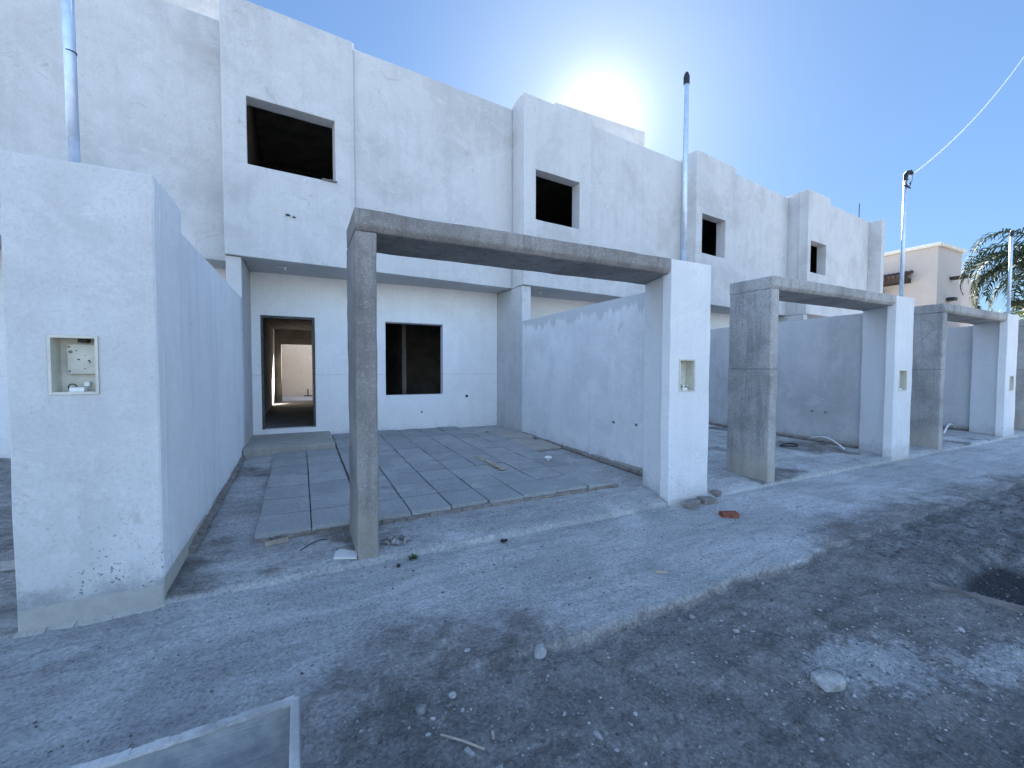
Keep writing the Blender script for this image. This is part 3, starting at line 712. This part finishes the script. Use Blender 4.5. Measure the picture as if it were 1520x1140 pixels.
# gravel and clods nobody could count
def scatter(name, n, area, rr, mat, dens=None):
    V = []; F = []
    for i in range(n):
        x = rnd.uniform(area[0], area[1]); y = rnd.uniform(area[2], area[3])
        if dens and rnd.random() > dens(x, y): continue
        r = rr[0] + (rr[1] - rr[0]) * rnd.random() ** 3; z = GZ(x, y); b = len(V); a = rnd.uniform(0, 6.28)
        for kx in range(4):
            w = a + kx * 1.57 + rnd.uniform(-.4, .4); q = r * rnd.uniform(.7, 1.3); V.append((x + q * math.cos(w), y + q * math.sin(w), z + r * rnd.uniform(-.1, .3)))
        V.append((x + r * rnd.uniform(-.3, .3), y + r * rnd.uniform(-.3, .3), z + r * rnd.uniform(.5, 1.)))
        V.append((x, y, z - r * .5))
        F += [(b, b + 1, b + 4), (b + 1, b + 2, b + 4), (b + 2, b + 3, b + 4), (b + 3, b, b + 4), (b + 1, b, b + 5), (b + 2, b + 1, b + 5), (b + 3, b + 2, b + 5), (b, b + 3, b + 5)]
    me = bpy.data.meshes.new(name); me.from_pydata(V, [], F); me.materials.append(mat)
    if name == 'gravel':
        me.materials.append(M['stone_d']); me.materials.append(M['stone_w'])
        for k0 in range(len(F) // 8):
            mi = rnd.choice((0, 0, 0, 1, 1, 2))
            for q0 in range(8): me.polygons[k0 * 8 + q0].material_index = mi
    o = bpy.data.objects.new(name, me); col.objects.link(o); return o
tag(scatter('gravel', 17000, (-1.0, 5.0, .4, 3.05), (.003, .011), M['stone'], lambda x, y: .10 if y > edge_y(x) else .5), 'fine grey gravel strewn over the dirt and pavement', 'gravel', kind='stuff')
tag(scatter('soil_clods', 2600, (3.9, 9.5, .3, 1.7), (.004, .022), M['stone_d'], lambda x, y: .75), 'dark loose soil clods along the dug strip at the right', 'soil', kind='stuff')
tag(scatter('plaster_crumbs', 1500, (1.9, 3.6, .55, 1.4), (.002, .012), M['stone_w'], lambda x, y: min(1, ground(x, y)[1][2])), 'pale plaster crumbs scattered over the chalky patch', 'rubble', kind='stuff')

# ------------------------------------------------------------------ mortar trough, bottom left
TR = thing('mortar_trough', (-.6, 1.2, -.02), 'crusted grey mortar trough with open top at the bottom left corner', 'trough')
zr = .25
m = MB(); n = 14
for i in range(n):
    xa = -1.3 + 1.255 * i / n; xb = -1.3 + 1.255 * (i + 1) / n
    za = zr - .012 * math.sin(3.1 * i / n) + .004 * math.sin(i * 2.1); zb = zr - .012 * math.sin(3.1 * (i + 1) / n) + .004 * math.sin((i + 1) * 2.1)
    m.add([(xa, 1.585, -.03), (xb, 1.585, -.03), (xb, 1.595, zb), (xa, 1.595, za), (xa, 1.62, -.03), (xb, 1.62, -.03), (xb, 1.622, zb), (xa, 1.622, za)], [(0, 1, 2, 3), (3, 2, 6, 7), (7, 6, 5, 4)])
m.build('end_wall', [M['trough']], TR, wob=.004, wsc=8)
MB().panel((-.044, .75), (-.017, .75), .868, -.03, zr + .008, step=.06).build('side_wall', M['troughrim'], TR, wob=.006, wsc=8, bev=.005)
MB().panel((-1.33, .75), (-1.303, .75), .87, -.03, zr, step=.06).build('side_wall', M['troughrim'], TR, wob=.006, wsc=8, bev=.005)
MB().panel((-1.30, .72), (-.045, .72), .028, -.03, zr, step=.1).build('end_wall', M['trough'], TR, wob=.004, wsc=8)
MB().box(-1.3, -.046, .75, 1.59, -.02, .03).build('base', M['trough'], TR, wob=.01, wsc=5)
m = MB()
for i in range(40): m.obox((-1.28 + i * .0315, 1.608, zr + .004 - .012 * math.sin(3.1 * i / 40)), (.036, .032, .010), (rnd.uniform(-.08, .08), rnd.uniform(-.04, .04), rnd.uniform(-.08, .08)), jit=.0015)
m.build('crusted_rim', M['troughrim'], TR, wob=.004, wsc=14)

# ------------------------------------------------------------------ far right: beige house, neighbours, palm
Hn = thing('beige_house', (28, 9, 0), 'beige two storey house with pale coping behind the end of the row', 'house')
MB().panel((26, 8.68), (28.6, 8.68), 8, -.03, 7.0, step=.8).build('wall', M['beige'], Hn, wob=.01)
MB().box(25.88, 28.75, 8.55, 16.8, 7.0, 7.16).build('coping', M['coping'], Hn, bev=.03)
aw = MB()
for i in range(14):
    y = 9.6 + i * .17
    aw.tube([(25.98, y, 6.02), (25.1, y, 5.75)], .085, 8)
aw.build('tiled_awning', M['terra'], Hn)
MB().box(25.15, 25.98, 9.6, 12, 5.5, 5.7).build('awning_timber', M['darkwood'], Hn)
MB().box(25.6, 25.995, 10.6, 12.2, 4.4, 5.3).build('window_recess', M['nwhite'], Hn)
MB().box(27.3, 27.55, 7.95, 8.675, 5.6, 5.74).build('projecting_beam', M['darkwood'], Hn)
MB().box(27.0, 27.35, 8.4, 8.66, 4.6, 4.75).build('wall_lamp', M['black'], Hn)
MB().tube([(25.99, 10.75, 5.0), (25.8, 10.75, 5.0), (25.75, 10.75, 4.85)], [.03, .05, .09], 8).build('wall_lantern', M['black'], Hn)
nh = MB().box(30, 33, 9.3, 15, -.03, 6.2).build('white_house', M['nwhite'], bev=.03); tag(nh, 'pale house wall showing between the beige house and the palm', 'house', kind='thing')
N2 = thing('brown_house', (27, 3.5, 0), 'low brown house with a dark flat roof edge behind the palm', 'house')
MB().box(24, 32, 1.0, 5.55, -.03, 3.75).build('wall', M['nwall'], N2)
MB().box(23.6, 32.3, .7, 5.85, 3.75, 3.95).build('roof_edge', M['darkwood'], N2)
MB().box(23.9, 23.995, 3.9, 4.8, 1.0, 2.3).build('window', M['black'], N2)

def frond(base, az, el, L, dr, mat, parent, nl=40, ll=.66):
    m = MB(); pts = []; p = Vector(base); e = el; n = 16; ds = L / n
    dh = Vector((math.cos(az), math.sin(az), 0)); side = Vector((-math.sin(az), math.cos(az), 0))
    for i in range(n + 1):
        pts.append(p.copy()); p = p + (dh * math.cos(e) + Vector((0, 0, 1)) * math.sin(e)) * ds; e -= dr / n * (1 + 1.2 * i / n)
    m.tube(pts, [.03 * (1 - .85 * i / n) + .004 for i in range(n + 1)], 5)
    for i in range(nl):
        u = .14 + .84 * i / nl; k = u * n; a = int(k); f = k - a
        c = pts[a].lerp(pts[min(a + 1, n)], f); tg = (pts[min(a + 1, n)] - pts[a]).normalized()
        l = ll * (math.sin(math.pi * min(1, .25 + .72 * u)) ** .7) * rnd.uniform(.8, 1.1)
        for s in (-1, 1):
            d1 = (side * s * rnd.uniform(.65, .95) + tg * rnd.uniform(.35, .75) + Vector((0, 0, rnd.uniform(-.35, .5)))).normalized()
            w = tg * .02
            q1 = c + d1 * l * .45; q2 = q1 + (d1 * .55 + Vector((0, 0, -.75))).normalized() * l * .55
            m.add([c - w, c + w, q1 + w * 1.1, q1 - w * 1.1, q2], [(0, 1, 2, 3), (3, 2, 4)])
    return m.build('frond', mat, parent)
PC = Vector((22, 4.5, 4.7))
PT = thing('palm_tree', (PC.x, PC.y, 0), 'feathery palm with drooping dark fronds at the right edge', 'palm')
MB().tube([(PC.x, PC.y, -.05), (PC.x + .05, PC.y, 1.5), (PC.x, PC.y, 3.6), (PC.x, PC.y, 4.6), (PC.x, PC.y, 5.0)], [.2, .16, .15, .17, .08], 12).build('trunk', M['bark'], PT)
for i in range(17):
    az = i * 2.399 + rnd.uniform(-.2, .2); tier = i / 17
    frond(PC + Vector((0, 0, .1)), az, R_(76 - 66 * tier + rnd.uniform(-6, 6)), rnd.uniform(2.7, 3.3), R_(95 + 25 * tier), M['leaf'], PT)
for az, el in ((1.75, 50), (2.05, 22), (1.55, 66), (1.35, 35), (2.4, 45), (1.9, -4)):
    frond(PC + Vector((0, 0, .1)), az, R_(el), 3.2, R_(112), M['leaf'], PT, nl=46, ll=.75)
SH = thing('leafy_tree', (21, 4.9, 0), 'small yellow-green leafy tree below the palm', 'tree')
MB().tube([(21, 4.9, -.05), (21.05, 4.95, 1.4), (20.95, 4.85, 2.6)], [.09, .07, .03], 8).tube([(21.04, 4.94, 1.3), (21.2, 5.3, 2.5)], [.05, .02], 6).tube([(21.04, 4.94, 1.3), (20.9, 4.5, 2.5)], [.05, .02], 6).build('trunk', M['bark'], SH)
m = MB()
cc = [(Vector((21 + rnd.uniform(-.9, .9), 4.85 + rnd.uniform(-.75, .75), 2.5 + rnd.uniform(-.8, .95))), rnd.uniform(.2, .4)) for _ in range(20)]
for c, r in cc:
    for i in range(80):
        p = c + Vector((rnd.gauss(0, .5), rnd.gauss(0, .5), rnd.gauss(0, .5))) * r
        a = Vector((rnd.gauss(0, 1), rnd.gauss(0, 1), rnd.gauss(0, .7))).normalized(); b = a.orthogonal().normalized() * .03; l = rnd.uniform(.08, .15)
        m.add([p, p + a * l * .5 + b, p + a * l, p + a * l * .5 - b], [(0, 1, 2, 3)])
m.build('crown', M['leaf_y'], SH)

# ------------------------------------------------------------------ light, sky, camera
SUN = Vector((.528, .683, .482)).normalized()
az = math.atan2(SUN.x, SUN.y); el = math.asin(SUN.z)
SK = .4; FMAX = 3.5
w = bpy.data.worlds.new('World'); sc.world = w; w.use_nodes = True; nt = w.node_tree; nt.nodes.clear()
sky = nt.nodes.new('ShaderNodeTexSky'); sky.sky_type = 'NISHITA'; sky.sun_disc = False
sky.sun_elevation = el; sky.sun_rotation = az; sky.air_density = .8; sky.dust_density = .15; sky.ozone_density = 2.4; sky.altitude = 700
bg = nt.nodes.new('ShaderNodeBackground'); out = nt.nodes.new('ShaderNodeOutputWorld')
bg.inputs[1].default_value = .05
# soft shoulder on the sky's radiance so that the glow round the sun does not swamp the blue
v1 = nt.nodes.new('ShaderNodeVectorMath'); v1.operation = 'MULTIPLY_ADD'; v1.inputs[1].default_value = (SK,) * 3; v1.inputs[2].default_value = (1, 1, 1)
v2 = nt.nodes.new('ShaderNodeVectorMath'); v2.operation = 'DIVIDE'
bw = nt.nodes.new('ShaderNodeRGBToBW'); nt.links.new(sky.outputs[0], bw.inputs[0]); nt.links.new(bw.outputs[0], v1.inputs[0]); nt.links.new(sky.outputs[0], v2.inputs[0]); nt.links.new(v1.outputs[0], v2.inputs[1])
# sky brightened overhead and behind the street to fill shaded fronts, unboosted sunwards
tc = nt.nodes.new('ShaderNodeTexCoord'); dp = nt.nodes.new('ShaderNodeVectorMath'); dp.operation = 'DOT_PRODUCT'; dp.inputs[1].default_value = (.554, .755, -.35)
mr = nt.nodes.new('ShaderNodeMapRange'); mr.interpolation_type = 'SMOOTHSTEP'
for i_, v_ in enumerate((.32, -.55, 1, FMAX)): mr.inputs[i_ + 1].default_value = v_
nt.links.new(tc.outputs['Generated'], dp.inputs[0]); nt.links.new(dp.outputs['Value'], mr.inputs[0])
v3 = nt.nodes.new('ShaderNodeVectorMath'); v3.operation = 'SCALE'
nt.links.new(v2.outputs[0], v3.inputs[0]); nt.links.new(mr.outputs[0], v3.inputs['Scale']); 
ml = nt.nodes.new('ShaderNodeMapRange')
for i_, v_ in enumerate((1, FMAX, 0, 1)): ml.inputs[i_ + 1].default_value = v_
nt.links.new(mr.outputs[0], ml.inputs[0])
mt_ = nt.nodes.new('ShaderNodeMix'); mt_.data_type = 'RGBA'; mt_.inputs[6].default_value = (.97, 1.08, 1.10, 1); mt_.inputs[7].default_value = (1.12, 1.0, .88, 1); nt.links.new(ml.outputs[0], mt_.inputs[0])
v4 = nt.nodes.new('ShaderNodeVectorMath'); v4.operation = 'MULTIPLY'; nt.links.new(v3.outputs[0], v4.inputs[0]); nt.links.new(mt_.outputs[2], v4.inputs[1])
# bright aureole of scattered light close round the sun
ds = nt.nodes.new('ShaderNodeVectorMath'); ds.operation = 'DOT_PRODUCT'; ds.inputs[1].default_value = SUN; nt.links.new(tc.outputs['Generated'], ds.inputs[0])
pw = nt.nodes.new('ShaderNodeMath'); pw.operation = 'MAXIMUM'; pw.inputs[1].default_value = 0; nt.links.new(ds.outputs['Value'], pw.inputs[0])
p2 = nt.nodes.new('ShaderNodeMath'); p2.operation = 'POWER'; p2.inputs[1].default_value = 330; nt.links.new(pw.outputs[0], p2.inputs[0])
v5 = nt.nodes.new('ShaderNodeVectorMath'); v5.operation = 'SCALE'; v5.inputs[0].default_value = (2.6, 2.5, 2.3); nt.links.new(p2.outputs[0], v5.inputs['Scale'])
p3 = nt.nodes.new('ShaderNodeMath'); p3.operation = 'POWER'; p3.inputs[1].default_value = 30; nt.links.new(pw.outputs[0], p3.inputs[0])
v7 = nt.nodes.new('ShaderNodeVectorMath'); v7.operation = 'SCALE'; v7.inputs[0].default_value = (.85, .92, .88); nt.links.new(p3.outputs[0], v7.inputs['Scale'])
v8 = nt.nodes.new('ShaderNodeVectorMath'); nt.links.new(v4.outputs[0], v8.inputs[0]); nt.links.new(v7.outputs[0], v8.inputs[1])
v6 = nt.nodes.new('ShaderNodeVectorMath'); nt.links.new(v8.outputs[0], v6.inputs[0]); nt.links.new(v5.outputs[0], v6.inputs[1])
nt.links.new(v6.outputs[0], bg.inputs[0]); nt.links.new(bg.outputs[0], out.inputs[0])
sl = bpy.data.lights.new('sun', 'SUN'); sl.energy = 5; sl.angle = R_(.53); sl.color = (1, .975, .945)
so = bpy.data.objects.new('sun', sl); col.objects.link(so); so.rotation_euler = SUN.to_track_quat('Z', 'Y').to_euler(); so.location = (0, 0, 20)

cam = bpy.data.cameras.new('camera'); co = bpy.data.objects.new('camera', cam); col.objects.link(co)
yaw, pit, rol = R_(26.608), R_(-2.0616), R_(.0957)
fw = Vector((math.sin(yaw) * math.cos(pit), math.cos(yaw) * math.cos(pit), math.sin(pit)))
rt = Vector((math.cos(yaw), -math.sin(yaw), 0)); up = rt.cross(fw)
r2 = rt * math.cos(rol) + up * math.sin(rol); u2 = -rt * math.sin(rol) + up * math.cos(rol)
mx = Matrix((r2, u2, -fw)).transposed().to_4x4(); mx.translation = (0, 0, 1.4); co.matrix_world = mx
cam.sensor_fit = 'HORIZONTAL'; cam.sensor_width = 36; cam.lens = 627.15 / 1520 * 36; cam.clip_start = .05; cam.clip_end = 2000
sc.camera = co
sc.view_settings.view_transform = 'Standard'; sc.view_settings.look = 'None'; sc.view_settings.gamma = 1
sc.view_settings.exposure = 2.85
sc.cycles.use_denoising = True; sc.cycles.denoising_prefilter = 'ACCURATE'; sc.cycles.denoising_input_passes = 'RGB_ALBEDO_NORMAL'
sc.cycles.max_bounces = 8; sc.cycles.diffuse_bounces = 5
for o in sc.objects:
    if 'org' in o: del o['org']
